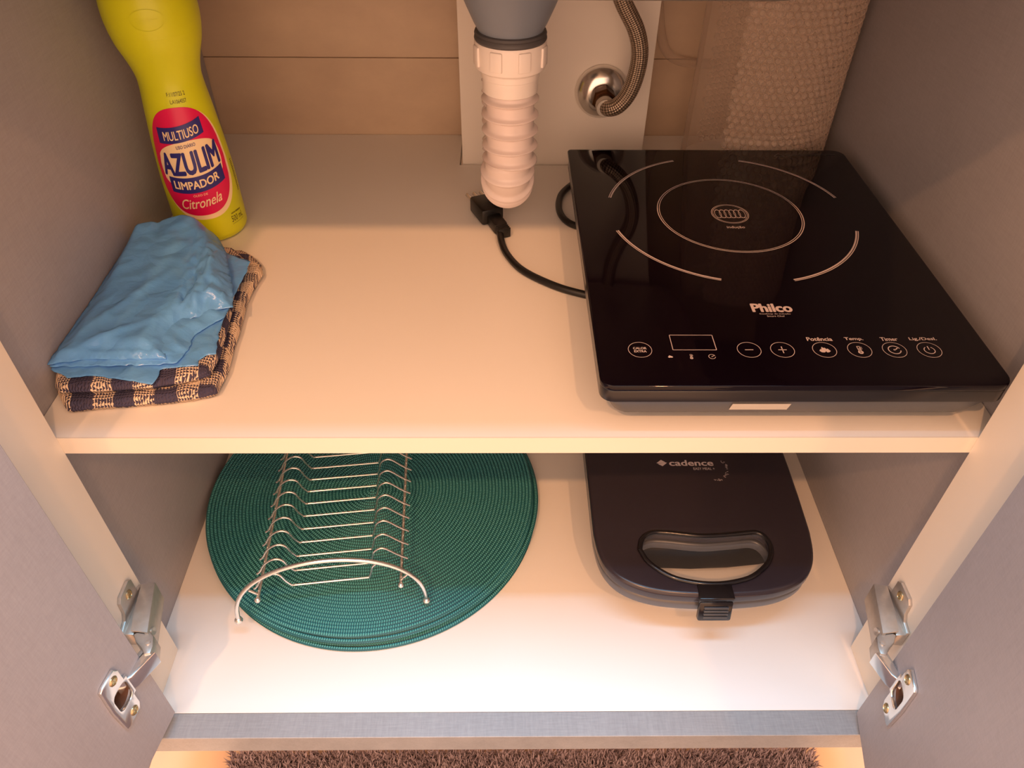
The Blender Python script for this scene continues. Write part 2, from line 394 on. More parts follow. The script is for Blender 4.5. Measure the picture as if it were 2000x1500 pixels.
# doors (inset, standing open)
def door(px, py, ang, sgn, zb):
    """sgn=+1 left door: inner face looks to +x"""
    wd, th = .342, .018
    bm = B(-th if sgn > 0 else 0, 0 if sgn > 0 else th, -wd, 0, zb, .885, bev=.0006, seg=1)
    M = Matrix.Translation((px, py, 0)) @ Matrix.Rotation(math.radians(ang), 4, 'Z')
    bmesh.ops.transform(bm, matrix=M, verts=bm.verts)
    o = part('door', bm, m_linen, label='open grey linen-finish door with a concealed hinge')
    return o, M
dl, ML = door(-.2950, .307, -9.0, 1, .1815)
dr, MR = door(.3235, .307, -11.4, -1, .1740)
def hinge(side, xf, M, zc):
    s = side
    dr_ = dl if s > 0 else dr
    # recess in the door
    c = bmesh.new(); lathe(c, [(.0118, -.011), (.0118, .02)], 28, Matrix.Rotation(PI/2, 4, 'Y') if s > 0 else Matrix.Rotation(-PI/2, 4, 'Y'), True, True)
    bmesh.ops.transform(c, matrix=M @ Matrix.Translation((0, -.0328, zc+.005)), verts=c.verts)
    bmesh.ops.translate(c, vec=-cab.location, verts=c.verts)
    cut(dr_, c)
    # arm
    def T(a, y, z): return (xf+s*a, y-(.005 if y > .33 else .003), zc+z)
    def prism(outline, a0, a1, bev=.0006):
        """outline in (y,z) extruded along x from a0 to a1 (distance from batten)"""
        b = plate([outline] if isinstance(outline[0][0], (int, float)) else outline, a0, a1, bev, 1)
        for v in b.verts: v.co = Vector(T(v.co.z, v.co.x, v.co.y))
        bmesh.ops.recalc_face_normals(b, faces=b.faces); return b
    arm = bmesh.new()
    def sidepoly(ol, z0, z1, bev=.0006):
        """outline in (a,y) extruded along z"""
        b = plate([ol], z0, z1, bev, 1)
        for v in b.verts: v.co = Vector(T(v.co.x, v.co.y, v.co.z))
        bmesh.ops.recalc_face_normals(b, faces=b.faces); return b
    add_bm(arm, sidepoly([(.0125, .378), (.0155, .378), (.0255, .328), (.0225, .328)], -.0125, .0125))
    add_bm(arm, sidepoly([(.004, .376), (.0155, .378), (.0255, .328), (.011, .332), (.007, .35)], -.0135, -.0115))
    add_bm(arm, sidepoly([(.004, .376), (.0155, .378), (.0255, .328), (.011, .332), (.007, .35)], .0115, .0135))
    hg = obj('hinge', arm, m_steel, cab, label='nickel concealed hinge at the foot of the door')
    def sub(name, b, m, **k): return obj(name, b, m, hg, **k)
    # plate with two wings
    ol = [(.332, -.010), (.332, .010), (.341, .012), (.345, .018), (.346, .030), (.350, .0335), (.366, .0335), (.370, .030), (.370, .013), (.378, .010),
          (.378, -.010), (.370, -.013), (.370, -.030), (.366, -.0335), (.350, -.0335), (.346, -.030), (.345, -.018), (.341, -.012)]
    sub('mounting_plate', prism(ol, 0.0002, .0032), m_steel)
    sub('mounting_rail', B(min(xf+s*.003, xf+s*.012), max(xf+s*.003, xf+s*.012), .326, .3735, zc-.0085, zc+.0085, bev=.001), m_steel)
    def screw(p, nx, m):
        b = bmesh.new()
        lathe(b, [(.0042, 0), (.0042, .0006), (.0034, .0014), (.0030, .0015), (.0028, .0008), (.0004, .0008)], 18, None, True, True)
        box(b, -.0026, .0026, -.0005, .0005, .0008, .0014); box(b, -.0005, .0005, -.0026, .0026, .0008, .0014)
        R = Vector((0, 0, 1)).rotation_difference(Vector(nx)).to_matrix().to_4x4()
        bmesh.ops.transform(b, matrix=Matrix.Translation(p) @ R, verts=b.verts)
        return sub('screw', b, m)
    screw(T(.0034, .3585, .025), (s, 0, 0), m_brass); screw(T(.0034, .3585, -.025), (s, 0, 0), m_brass)
    # adjusting screw at the rear flank
    b = bmesh.new(); lathe(b, [(.0045, 0), (.0045, .003), (.003, .0042), (.0008, .003)], 16, None, True, True)
    bmesh.ops.transform(b, matrix=Matrix.Translation(T(.012, .368, -.0135)) @ Matrix.Rotation(PI, 4, 'X'), verts=b.verts); sub('adjusting_screw', b, m_steel)
    b = bmesh.new(); lathe(b, [(.0034, 0), (.0034, .0012), (.0026, .0012), (.0006, .0006)], 16, None, True, True)
    bmesh.ops.transform(b, matrix=Matrix.Translation(T(.0246, .337, .004)) @ Matrix.Rotation(s*PI/2-s*.2, 4, 'Y'), verts=b.verts); sub('adjusting_screw', b, m_steel)
    sub('slot', sidepoly([(.0085, .352), (.0140, .354), (.0165, .344), (.0100, .342)], -.0138, -.0134, 0), m_hole)
    # knuckle
    kn = [(.0125, .331), (.0255, .333), (.0300, .327), (.0325, .318), (.0325, .3115), (.0275, .3105), (.0235, .316), (.0165, .322)]
    sub('knuckle', sidepoly(kn, -.0105, .0105, .002), m_steel)
    b = bmesh.new(); lathe(b, [(.0022, 0), (.0022, .024), (.0, .0242)], 12, Matrix.Translation(T(.0275, .3205, -.012)), True, False); sub('pivot_pin', b, m_steel)
    # links into the cup
    sub('link', sidepoly([(.0280, .3165), (.0352, .3135), (.0235, .2925), (.0135, .2845), (.0115, .290), (.018, .298)] if s > 0 else [(.0280, .3165), (.0352, .3135), (.0290, .2945), (.0225, .2865), (.0200, .291), (.023, .300)], -.0085, .0085, .0012), m_chrome)
    sub('link', sidepoly([(.021, .318), (.0245, .316), (.0150, .296), (.0095, .283), (.0075, .285)] if s > 0 else [(.024, .318), (.0275, .316), (.0240, .298), (.0195, .283), (.0175, .285)], -.0055, .0055, .0008), m_steel)
    # cup flange, in door coordinates
    ol = [(-.0195, .0125), (-.0195, .026), (-.0225, .032), (-.037, .032), (-.0405, .030), (-.042, 0), (-.0405, -.030), (-.037, -.032), (-.0225, -.032), (-.0195, -.026), (-.0195, -.0125), (-.0165, -.0125), (-.0165, .0125)]
    hole = rrect(-.0365, -.0195, -.0115, .0115, .0055)
    b = plate([ol, hole], 0.0001, .0032, .0008, 1)
    for v in b.verts: v.co = Vector((s*v.co.z, v.co.x-.0038, v.co.y+zc+.005))
    bmesh.ops.transform(b, matrix=M, verts=b.verts); bmesh.ops.recalc_face_normals(b, faces=b.faces)
    sub('cup_flange', b, m_chrome)
    b = bmesh.new(); lathe(b, [(.0116, .0), (.0116, -.0102), (.001, -.0104)], 28, None)
    bmesh.ops.transform(b, matrix=M @ Matrix.Translation((0, -.0328, zc+.005)) @ Matrix.Rotation(s*PI/2, 4, 'Y'), verts=b.verts)
    sub('cup', b, m_hole)
    nx = (M.to_3x3() @ Vector((s, 0, 0)))
    for dz in (.0245, -.0245): screw(M @ Vector((s*.0031, -.0313, zc+dz+.005)), nx, m_brass)
hinge(1, -.3185, ML, .274)
hinge(-1, .3435, MR, .268)

# countertop with a sink opening
ct = thing('countertop', 'dark stone countertop above the open cabinet, just out of sight', 'countertop', (.013, .58, .905))
obj('slab', plate([rrect(-.40, .42, .288, WY-.004, .004), rrect(-.185, .205, .475, .803, .04)], .906, .936, .003, 2), m_stone, ct)
# sink bowl
snk = thing('sink', 'stainless steel sink bowl hanging over the white drain pipe', 'sink', (.01, .64, .72))
prof = [(0, .9375), (0, .73), (.004, .7215), (.012, .7185)]
bm = bmesh.new(); rings = []
def ringpts(ins, z, r): return [bm.verts.new((x, y, z)) for x, y in rrect(-.182+ins, .202-ins, .478+ins, .800-ins, max(r-ins, .01), 6)]
for ins, z in ((-.012, .9372), (0, .9365), (.001, .75), (.004, .7320), (.010, .7268), (.02, .7245), (.09, .7220)): rings.append(ringpts(ins, z, .04))
for a, b in zip(rings, rings[1:]):
    for k in range(len(a)): bm.faces.new((a[k], a[(k+1) % len(a)], b[(k+1) % len(a)], b[k]))
bm.faces.new(rings[-1])
bo = obj('bowl', bm, m_steel, snk); md = bo.modifiers.new('t', 'SOLIDIFY'); md.thickness = .0008

# access panel
pan = bmesh.new()
box(pan, -.0462, .1565, .8056, WY-.0005, SH-.018, .9045, bev=.0008)
acc = obj('access_panel', pan, m_wallp); tag(acc, 'off-white boxed panel standing on the shelf behind the drain pipe', 'panel')

# ------------------------------------------------------------------ drain
PX, PY = .006, .657
dr0 = thing('drain_pipe', 'white corrugated drain hose with white nut under the sink', 'pipe', (PX, PY, .50))
TP = Matrix.Translation((PX, PY, 0))
b = bmesh.new(); lathe(b, [(.056, .7245), (.056, .719), (.050, .705), (.042, .690), (.036, .676), (.0305, .664), (.0275, .6585), (.0265, .650)], 48, TP, True, True); obj('drain_cone', b, m_drain, dr0)
b = bmesh.new(); lathe(b, [(.0275, .6580), (.0295, .6572), (.0302, .6555), (.0292, .6545), (.0300, .6535), (.0304, .6515), (.0294, .6500), (.0275, .6495)], 48, TP); obj('gasket', b, m_ring, dr0)
b = bmesh.new()
pr = [(.0270, .6500), (.0298, .6500), (.0303, .6488), (.0305, .6420), (.0302, .6330), (.0298, .6285), (.0270, .6262), (.0250, .6262)]
lathe(b, pr, 64, TP)
for k in range(8):
    a = 2*PI*k/8+.38
    M = TP @ Matrix.Rotation(a, 4, 'Z')
    box(b, .0290, .0318, -.0055, .0055, .6315, .6478, bev=.0015, M=M)
obj('coupling_nut', b, m_pvc, dr0)
b = bmesh.new(); lathe(b, [(.0250, .6275), (.0250, .6205), (.0240, .6198), (.0240, .6080), (.0228, .6070)], 48, TP); obj('neck', b, m_pvc, dr0)
# corrugated hose: down, U-bend, back up and into the panel
path = []
z = .608
while z > .545: path.append(Vector((PX, PY, z))); z -= .0005
n = 300
cz = .5405; R = .033
while z > cz: path.append(Vector((PX-.002*(.545-z)/.03, PY, z))); z -= .0005
for k in range(200): 
    a = PI*k/200; path.append(Vector((PX-.002, PY+R-R*math.cos(a), cz-R*math.sin(a))))
for k in range(60): path.append(Vector((PX-.002, PY+2*R, cz+k*.0005)))
for k in range(90):
    a = PI/2*k/90; path.append(Vector((PX-.002, PY+2*R+.04-.04*math.cos(a), cz+.03+.04*math.sin(a))))
for k in range(50): path.append(Vector((PX-.002, PY+2*R+.04+k*.0009, cz+.07)))
rad = []; ph = 0.5; pts = [path[0]]; 
cum = 0; ph = 0.0
rr = []
for i, p in enumerate(path):
    ds = (p-path[i-1]).length if i else 0
    cum += ds
    if cum < .052: pitch = .0142
    elif cum < .092: pitch = .0135
    elif cum < .15: pitch = .0044
    else: pitch = .0095
    ph += ds/pitch
    f = ph % 1.0
    rr.append(.0212+(.0042*math.exp(-((f-.5)/.12)**2) if pitch > .01 else .0038*math.exp(-((f-.5)/.26)**2)))
b = bmesh.new(); tube(b, path, .02, 40, True, rr); obj('corrugated_hose', b, m_corr, dr0, angle=60)

# ------------------------------------------------------------------ water valve and braided hose
vx, vz = .1045, .5495
val = thing('wall_flange', 'round chrome wall flange with bronze hex nut on the white panel', 'valve', (vx, .8056, vz))
R90 = Matrix.Translation((vx, .8056, vz)) @ Matrix.Rotation(PI/2, 4, 'X')
b = bmesh.new(); lathe(b, [(.0272, 0), (.0282, .002), (.0275, .0045), (.0245, .0085), (.0195, .012), (.0150, .0135), (.0125, .0138), (.0122, .0130)], 48, R90, True, True); obj('escutcheon', b, m_chrome, val)
b = bmesh.new(); lathe(b, [(.0105, .013), (.0125, .0145), (.0125, .026), (.0105, .0275)], 6, R90 @ Matrix.Rotation(.35, 4, 'Z'), True, True); lathe(b, [(.0085, .027), (.0085, .037)], 24, R90, True, True); obj('hex_nut', b, m_hex, val, smooth=False)
hs = thing('supply_hose', 'braided steel water hose curving up from the chrome flange', 'hose', (vx, .77, .53))
hp = [(.1045, .7690, .5490), (.1085, .7600, .5495), (.1170, .7560, .5545), (.1258, .7570, .5660), (.1315, .7590, .5835), (.1328, .7600, .6050), (.1265, .7600, .6260), (.1120, .7600, .6500), (.1000, .760, .6760), (.092, .758, .705)]
b = bmesh.new(); tube(b, smooth_path(hp, 10), .0083, 24); obj('braid', b, m_braid, hs)
b = bmesh.new(); lathe(b, [(.0095, 0), (.0095, .008), (.0088, .009)], 24, Matrix.Translation((.1045, .7695, .549)) @ Matrix.Rotation(PI/2, 4, 'X'), True, True); obj('ferrule', b, m_steel, hs)

# faint clear tube on the wall
b = bmesh.new(); tube(b, smooth_path([(.160, .876, .68), (.1665, .876, .623), (.1725, .876, .592), (.180, .876, .571), (.1915, .876, .560), (.209, .876, .555), (.240, .876, .553)], 8), .0052, 14)
ob = obj('plastic_tube', b, m_clear); tag(ob, 'faint clear plastic tube bending against the tiled wall', 'tube')

# ------------------------------------------------------------------ bubble wrap roll
bw = thing('bubble_wrap_roll', 'standing roll of clear bubble wrap in the right rear corner', 'bubble wrap', (.2790, .8115, SH))
def spiral_r(t): return .0790-.0042*t/(2*PI)          # radius shrinks with angle
b = bmesh.new(); turns = 1.25; ns = int(110*turns); zt = [.0005+.27*k/10 for k in range(11)]
g = []
for i in range(ns+1):
    t = 2*PI*turns*i/ns; r = spiral_r(t); a = t-2.2
    g.append([b.verts.new((r*math.cos(a)*(1+.015*math.sin(3*a+zz*9)), .83*r*math.sin(a)*(1+.015*math.sin(3*a+zz*9)), zz)) for zz in zt])
for i in range(ns):
    for k in range(10): b.faces.new((g[i][k], g[i+1][k], g[i+1][k+1], g[i][k+1]))
sheet = obj('film', b, m_wrap, bw, world=False, angle=80)
b = bmesh.new(); pt = .0080; vl = []; fl = []
nrow = int(.268/(pt*.866)); 
for j in range(nrow):
    z = .004+j*pt*.866
    nc = int(2*PI*1.0*.0795/pt)
    for i in range(nc):
        t = 2*PI*(i+.5*(j % 2))/nc; r = spiral_r(t); a = t-2.2
        k = (1+.015*math.sin(3*a+z*9)); c = Vector((r*k*math.cos(a), .83*r*k*math.sin(a), z))
        er = Vector((math.cos(a), math.sin(a), 0))
        if er.x < -.62: continue
        et = Vector((-math.sin(a), math.cos(a), 0)); ez = Vector((0, 0, 1)); o0 = len(vl)
        for rad_, h in ((.0036, .0), (.0031, .0018), (.0016, .0027)):
            for q in range(8):
                w_ = 2*PI*q/8; vl.append(c+(et*math.cos(w_)+ez*math.sin(w_))*rad_+er*h)
        vl.append(c+er*.0029)
        for lv in (0, 1):
            for q in range(8): fl.append((o0+lv*8+q, o0+lv*8+(q+1) % 8, o0+lv*8+8+(q+1) % 8, o0+lv*8+8+q))
        for q in range(8): fl.append((o0+16+q, o0+16+(q+1) % 8, o0+24))
me = bpy.data.meshes.new('bubbles'); me.from_pydata(vl, [], fl); me.materials.append(m_bub); me.shade_smooth()
o = bpy.data.objects.new('bubbles', me); COL.objects.link(o); o.parent = bw; o['kind'] = 'stuff'; o['label'] = 'small air bubbles of the wrap'

# ------------------------------------------------------------------ induction cooktop
CX0, CX1, CY0, CY1, CZ = .0655, .3475, .3735, .7330, .5180
ck = thing('induction_cooktop', 'black glass portable induction cooktop on the right of the upper shelf', 'cooktop', ((CX0+CX1)/2, (CY0+CY1)/2, SH))
obj('glass_top', plate([rrect(CX0, CX1, CY0, CY1, [.012, .004, .010, .012], 6)], CZ-.0052, CZ, .0015, 3), m_glass, ck)
b = plate([rrect(CX0+.0008, CX1-.0008, CY0+.0008, CY1-.001, .010, 6)], CZ-.016, CZ-.0054, .001, 2); obj('upper_body', b, m_body, ck)
b = bmesh.new(); rings = []
for ins, z in ((.004, CZ-.0163), (.005, CZ-.020), (.012, CZ-.036), (.030, CZ-.0445)):
    rings.append([b.verts.new((x, y, z)) for x, y in rrect(CX0+ins, CX1-ins, CY0+ins, CY1-ins, .012, 6)])
for p_, q_ in zip(rings, rings[1:]):
    for k in range(len(p_)): b.faces.new((p_[k], q_[k], q_[(k+1) % len(p_)], p_[(k+1) % len(p_)]))
b.faces.new(rings[0]); b.faces.new(rings[-1][::-1]); bmesh.ops.recalc_face_normals(b, faces=b.faces)
obj('lower_body', b, m_dgrey, ck)
for x in (CX0+.045, CX1-.045):
    for y in (CY0+.045, CY1-.045):
        b = bmesh.new(); lathe(b, [(.010, SH+.0003), (.0115, SH+.002), (.0115, CZ-.044)], 20, Matrix.Translation((x, y, 0)), True, True); obj('foot', b, m_black, ck)
# sticker on the sloping lower front
b = bmesh.new(); vs = [b.verts.new(p) for p in ((.1595, CY0+.0049, CZ-.0205), (.2005, CY0+.0049, CZ-.0205), (.2005, CY0+.0090, CZ-.0300), (.1595, CY0+.0090, CZ-.0300))]
for v in vs: v.co.y -= .0006
b.faces.new(vs[::-1]); bmesh.ops.solidify(b, geom=b.faces[:], thickness=.0002); obj('sticker', b, m_label, ck, label='white sticker under the front edge')
ZP = CZ+.00025
b = bmesh.new(); cx, cy = .2033, .6033
band(b, cx, cy, .0640, .0648, 0, 360, ZP, 96); band(b, cx, cy, .0624, .0630, 0, 360, ZP, 96)
for a0, a1 in ((108, 165), (15.5, 73), (196, 254), (285, 344)):
    band(b, cx, cy, .1092, .1100, a0, a1, ZP, 40); band(b, cx, cy, .1072, .1086, a0, a1, ZP, 40)
obj('cooking_zone_rings', b, m_silver, ck, smooth=False, label='thin silver circles marking the cooking zone')
b = bmesh.new(); band(b, .2033, .6025, .0162, .0167, 0, 360, ZP, 48); band(b, .2033, .6025, .0150, .0154, 0, 360, ZP, 48)
for k in range(6):
    x = .1925+k*.0043; band(b, x, .6025, .0026, .0030, 0, 360, ZP, 20, 2.5)
line2(b, (.190, .5955), (.2170, .5955), .0004, ZP)
put_text(b, 'indução', .1955, .2112, .5768, .5812, ZP, .01)
obj('coil_symbol', b, m_silver, ck, smooth=False)
b = bmesh.new(); put_text(b, 'Philco', .1880, .2190, .4560, .4668, ZP, .045)
put_text(b, 'Cooktop de indução', .1925, .2160, .4528, .4548, ZP, .0); put_text(b, 'Smart Chef', .1975, .2108, .4502, .4521, ZP, .0)
obj('maker_print', b, m_silver, ck, smooth=False)
def button(x, icon, wd=None):
    b = bmesh.new(); y = .4117
    band(b, x, y, .0081, .0085, 0, 360, ZP, 40); icon(b, x, y); obj('touch_button', b, m_silver, ck, smooth=False)
def flame(b, x, y, s=1):
    ol = [(-3.6, -1.0), (-2.4, .9), (-2.0, .1), (-1.2, 3.0), (.2, 1.6), (.5, 2.3), (1.6, .6), (2.2, 1.3), (3.7, -1.2), (2.4, -2.4), (.9, -2.6), (.6, -1.3), (-.4, -2.6), (-2.4, -2.5)]
    r = delaunay_2d_cdt([Vector((x+p[0]*.001*s, y+p[1]*.001*s)) for p in ol], [], [list(range(len(ol)))], 1, 1e-7)
    vs = [b.verts.new((v.x, v.y, ZP)) for v in r[0]]
    for f in r[2]: b.faces.new([vs[i] for i in f])
def thermo(b, x, y, s=1):
    band(b, x, y-.0026*s, .0008*s, .0019*s, 0, 360, ZP, 20)
    line2(b, (x-.0009*s, y-.0014*s), (x-.0009*s, y+.0038*s), .0005*s, ZP); line2(b, (x+.0009*s, y-.0014*s), (x+.0009*s, y+.0038*s), .0005*s, ZP)
    line2(b, (x-.0011*s, y+.0039*s), (x+.0011*s, y+.0039*s), .0005*s, ZP); line2(b, (x, y-.0030*s), (x, y+.002*s), .0006*s, ZP)
    for k in range(3): line2(b, (x+.0012*s, y+(.001+.001*k)*s), (x+.0024*s, y+(.001+.001*k)*s), .0004*s, ZP)
def clock(b, x, y, s=1):
    band(b, x, y, .0039*s, .0046*s, 20, 350, ZP, 30); line2(b, (x, y-.0003*s), (x+.0028*s, y+.0020*s), .0008*s, ZP); band(b, x, y, 0.0001, .0008*s, 0, 360, ZP, 12)
def power(b, x, y):
    band(b, x, y-.0004, .0034, .0040, 120, 420, ZP, 30); line2(b, (x, y), (x, y+.0042), .0007, ZP)
def minus(b, x, y): line2(b, (x-.003, y), (x+.003, y), .0007, ZP)
def plus(b, x, y): minus(b, x, y); line2(b, (x, y-.0037), (x, y+.0037), .0007, ZP)
def calor(b, x, y): put_text(b, 'CALOR', x-.0048, x+.0048, y+.0004, y+.0028, ZP, .03); put_text(b, 'EXTRA', x-.0044, x+.0044, y-.0030, y-.0006, ZP, .03)
for x, ic in ((.0969, calor), (.1745, minus), (.1983, plus), (.2283, lambda b, x, y: flame(b, x, y, 1.1)), (.2534, thermo), (.2784, clock), (.3033, power)): button(x, ic)
for s_, x0, x1 in (('Potência', .2190, .2375), ('Temp.', .2465, .2600), ('Timer', .2725, .2850), ('Lig./Desl.', .2935, .3135)):
    b = bmesh.new(); put_text(b, s_, x0, x1, .4216, .4258, ZP, .02); obj('button_caption', b, m_silver, ck, smooth=False)
b = bmesh.new()
for p, q in (((.1203, .4283), (.1513, .4283)), ((.1513, .4283), (.1513, .4115)), ((.1513, .4115), (.1203, .4115)), ((.1203, .4115), (.1203, .4283))): line2(b, p, q, .0005, ZP)
obj('display_frame', b, m_silver, ck, smooth=False)
b = bmesh.new(); flame(b, .1172, .4042, .5); thermo(b, .1319, .4042, .6); clock(b, .1466, .4042, .55); obj('indicator_icons', b, m_silver, ck, smooth=False)
b = bmesh.new(); tri = [(.2735, .7175), (.2790, .7235), (.2845, .7175)]
for k in range(3): line2(b, tri[k], tri[(k+1) % 3], .0004, ZP)
for k in range(2): line2(b, (.286, .7225-.003*k), (.337-.01*k, .7225-.003*k), .0006, ZP)
obj('warning_print', b, m_dgrey, ck, smooth=False)

# power cord with plug
cord = thing('power_cord', 'black power cord with plug lying left of the cooktop', 'cord', (.0, .66, SH))
pts = [(-.0035, .6560, .4722), (-.002, .6330, .4712), (.0040, .6100, .4697), (.0180, .5840, .4697), (.0440, .5610, .4697), (.0680, .5480, .4697), (.0950, .5400, .4697), (.1300, .5500, .4697), (.135, .60, .4697), (.11, .635, .4697),
       (.0800, .6580, .4697), (.0640, .6720, .4697), (.0575, .6950, .4697), (.0610, .7260, .4697), (.0745, .7480, .4710), (.09, .7560, .476), (.12, .755, .482), (.14, .750, .488), (.145, .739, .490)]
b = bmesh.new(); tube(b, smooth_path(pts, 10), .0034, 14); obj('cable', b, m_black, cord)
M = Matrix.Translation((-.0095, .672, .4722)) @ Matrix.Rotation(math.radians(22), 4, 'Z')
b = bmesh.new(); box(b, -.0070, .0070, -.020, .002, -.0055, .0055, bev=.002, M=M); box(b, -.0055, .0055, -.030, -.018, -.0045, .0045, bev=.002, M=M)
for k in range(4): box(b, -.0062, .0062, -.0295+k*.003, -.0280+k*.003, -.005, .005, bev=.0006, M=M)
obj('strain_relief', b, m_black, cord)
M2 = Matrix.Translation((-.0170, .6870, .4752)) @ Matrix.Rotation(math.radians(24), 4, 'Z')
b = bmesh.new(); box(b, -.012, .012, -.017, .017, -.0085, .0085, bev=.003, M=M2); obj('plug', b, m_black, cord)
b = bmesh.new()
for k in (-1, 0, 1):
    lathe(b, [(.0022, 0), (.0022, .017), (.001, .0188)], 10, M2 @ Matrix.Translation((k*.0075, .016, .001)) @ Matrix.Rotation(-PI/2, 4, 'X'), True, True)
obj('pins', b, m_chrome, cord)

# ------------------------------------------------------------------ cleaner bottle
BX, BY = -.2880, .6640
bt = thing('cleaner_bottle', 'yellow multipurpose cleaner bottle with magenta label at the left rear', 'bottle', (BX, BY, SH))
PR = [(.0, .0006), (.024, .0006), (.0300, .0020), (.0328, .0060), (.0332, .012), (.0332, .030), (.0330, .060), (.0318, .085), (.0300, .108), (.0284, .126), (.0272, .138), (.0266, .146), (.0266, .152),
      (.0280, .160), (.0310, .170), (.0345, .180), (.0366, .190)]
CAP = [(.0366, .190), (.0376, .200), (.0374, .211), (.0360, .220), (.0328, .229), (.0290, .237), (.0230, .243), (.0150, .2465), (.0140, .2480), (.0135, .258), (.0120, .260), (.0, .260)]
def prof_r(z):
    for (r0, z0), (r1, z1) in zip(PR[1:], PR[2:]):
        if z0 <= z <= z1: return r0+(r1-r0)*(z-z0)/(z1-z0) if z1 > z0 else r1
    return .033
def dense(pr):
    o = smooth_path([(r, 0, z) for r, z in pr], 4); return [(max(p.x, .0001), p.z) for p in o]
b = bmesh.new(); lathe(b, dense(PR[1:]), 56, None, True); obj('body', b, m_yellow, bt, world=False, angle=60)
b = bmesh.new(); lathe(b, dense(CAP), 56); obj('cap', b, m_yellow, bt, world=False, angle=60)
AZ = math.atan2(-.664, .281)-math.radians(7)        # the label looks to the camera side
def wrapm(bm, e):
    """bm in (s,t): s along the circumference, t height; wraps it on the body"""
    xs = [v.co.x for v in bm.verts]; x = min(xs)
    while x < max(xs):
        bmesh.ops.bisect_plane(bm, geom=bm.verts[:]+bm.edges[:]+bm.faces[:], plane_co=(x, 0, 0), plane_no=(1, 0, 0)); x += .0022
    for v in bm.verts:
        s, t = v.co.x, v.co.y; R_ = .0310; r = prof_r(t)+e+v.co.z; a = AZ+s/R_
        v.co = Vector((r*math.cos(a), r*math.sin(a), t))
    return bm
def strip(pts_top, pts_bot, n=30):
    """area between two polylines with the same x range, as vertical columns"""
    b = bmesh.new(); pv = None
    x0, x1 = pts_top[0][0], pts_top[-1][0]
    def ip(pl, x):
        for (a, c), (d, e) in zip(pl, pl[1:]):
            if a <= x <= d: return c+(e-c)*(x-a)/(d-a) if d > a else c
        return pl[-1][1]
    for k in range(n+1):
        x = x0+(x1-x0)*k/n; v = [b.verts.new((x, ip(pts_bot, x)+(ip(pts_top, x)-ip(pts_bot, x))*j/6, 0)) for j in range(7)]
        if pv:
            for j in range(6): b.faces.new((pv[j], v[j], v[j+1], pv[j+1]))
        pv = v
    return b
def superell(cx, cy, a, h, p=2.6, n=60):
    xs = [-math.cos(PI*k/n) for k in range(n+1)]
    top = [(cx+a*x, cy+h*(max(0, 1-abs(x)**p))**(1/p)) for x in xs]
    bot = [(x, 2*cy-y) for x, y in top]
    return strip(top, bot, 60)
LC = .0825        # label centre height
def lab(name, bm, e, m): obj(name, wrapm(bm, e), m, bt, world=False, smooth=False)
lab('label_rim', superell(.0020, LC-.003, .0338, .0515, 2.5), .00015, m_cream)
lab('label', superell(0, LC, .0330, .0500, 2.5), .00030, m_pink)
def bow(xa, xb, y0, tilt, curve, n=24):
    return [(xa+(xb-xa)*k/n, y0+tilt*(k/n-.5)+curve*((2*k/n-1)**2)) for k in range(n+1)]
fx = [-.0275+.0560*k/40 for k in range(41)]; fe = [math.sqrt(max(0, 1-((x-.0005)/.0280)**2))**.7 for x in fx]
lab('label_field', strip([(x, LC+.0035+.0175*e+.10*x) for x, e in zip(fx, fe)], [(x, LC-.0035-.0190*e+.06*x) for x, e in zip(fx, fe)], 40), .00045, m_cream)
lab('label_banner', strip(bow(-.0225, .0190, LC+.0345, .0065, .0018), bow(-.0225, .0190, LC+.0205, .0065, .0018)), .00060, m_navy)
lab('label_banner', strip(bow(-.0220, .0260, LC-.0115, .0055, .003), bow(-.0220, .0260, LC-.0265, .0055, .003)), .00060, m_navy)
def curved_text(s, x0, x1, y0, y1, tilt, curve, bold, m, e, shear=0):
    b = bmesh.new(); put_text(b, s, x0, x1, y0, y1, 0, bold, shear)
    for v in b.verts:
        k = (v.co.x-x0)/(x1-x0); v.co.y += tilt*(k-.5)+curve*((2*k-1)**2)
    lab('label_lettering', b, e, m)
curved_text('MULTIUSO', -.0170, .0150, LC+.0232, LC+.0312, .0048, .001, .012, m_cream, .00075)
curved_text('USO DIÁRIO', -.0080, .0085, LC+.0152, LC+.0190, .002, .0, .01, m_navy, .00060)
curved_text('AZULIM', -.0255, .0268, LC-.0095, LC+.0120, .006, .002, .045, m_navy, .00062)
curved_text('LIMPADOR', -.0185, .0205, LC-.0228, LC-.0150, .0045, .0025, .028, m_cream, .00078)
curved_text('ÓLEO DE', -.0050, .0070, LC-.0305, LC-.0280, .001, .0, .0, m_cream, .00045)
curved_text('Citronela', -.0170, .0180, LC-.0420, LC-.0320, .004, .001, .01, m_cream, .00045, .35)
curved_text('NOVA FÓRMULA', .0225, .0345, .0255, .0275, 0, 0, .01, m_ink, .0002)
curved_text('500 mL', .0215, .0365, .0175, .0238, 0, 0, .0, m_ink, .0002)
curved_text('CONTEÚDO LÍQUIDO', .0215, .0370, .0150, .0163, 0, 0, .0, m_ink, .0002)
curved_text('F:11/07/25 2', -.0040, .0130, .1415, .1450, 0, 0, .0, m_ink, .0002)
curved_text('L:A1064057', -.0025, .0125, .1355, .1388, 0, 0, .0, m_ink, .0002)
b = bmesh.new()
for k in range(20): line2(b, (.0400, .042+k*.0016), (.0428+.0006*(k*7 % 3), .042+k*.0016), .0007, 0)
lab('side_print', b, .0002, m_ink)
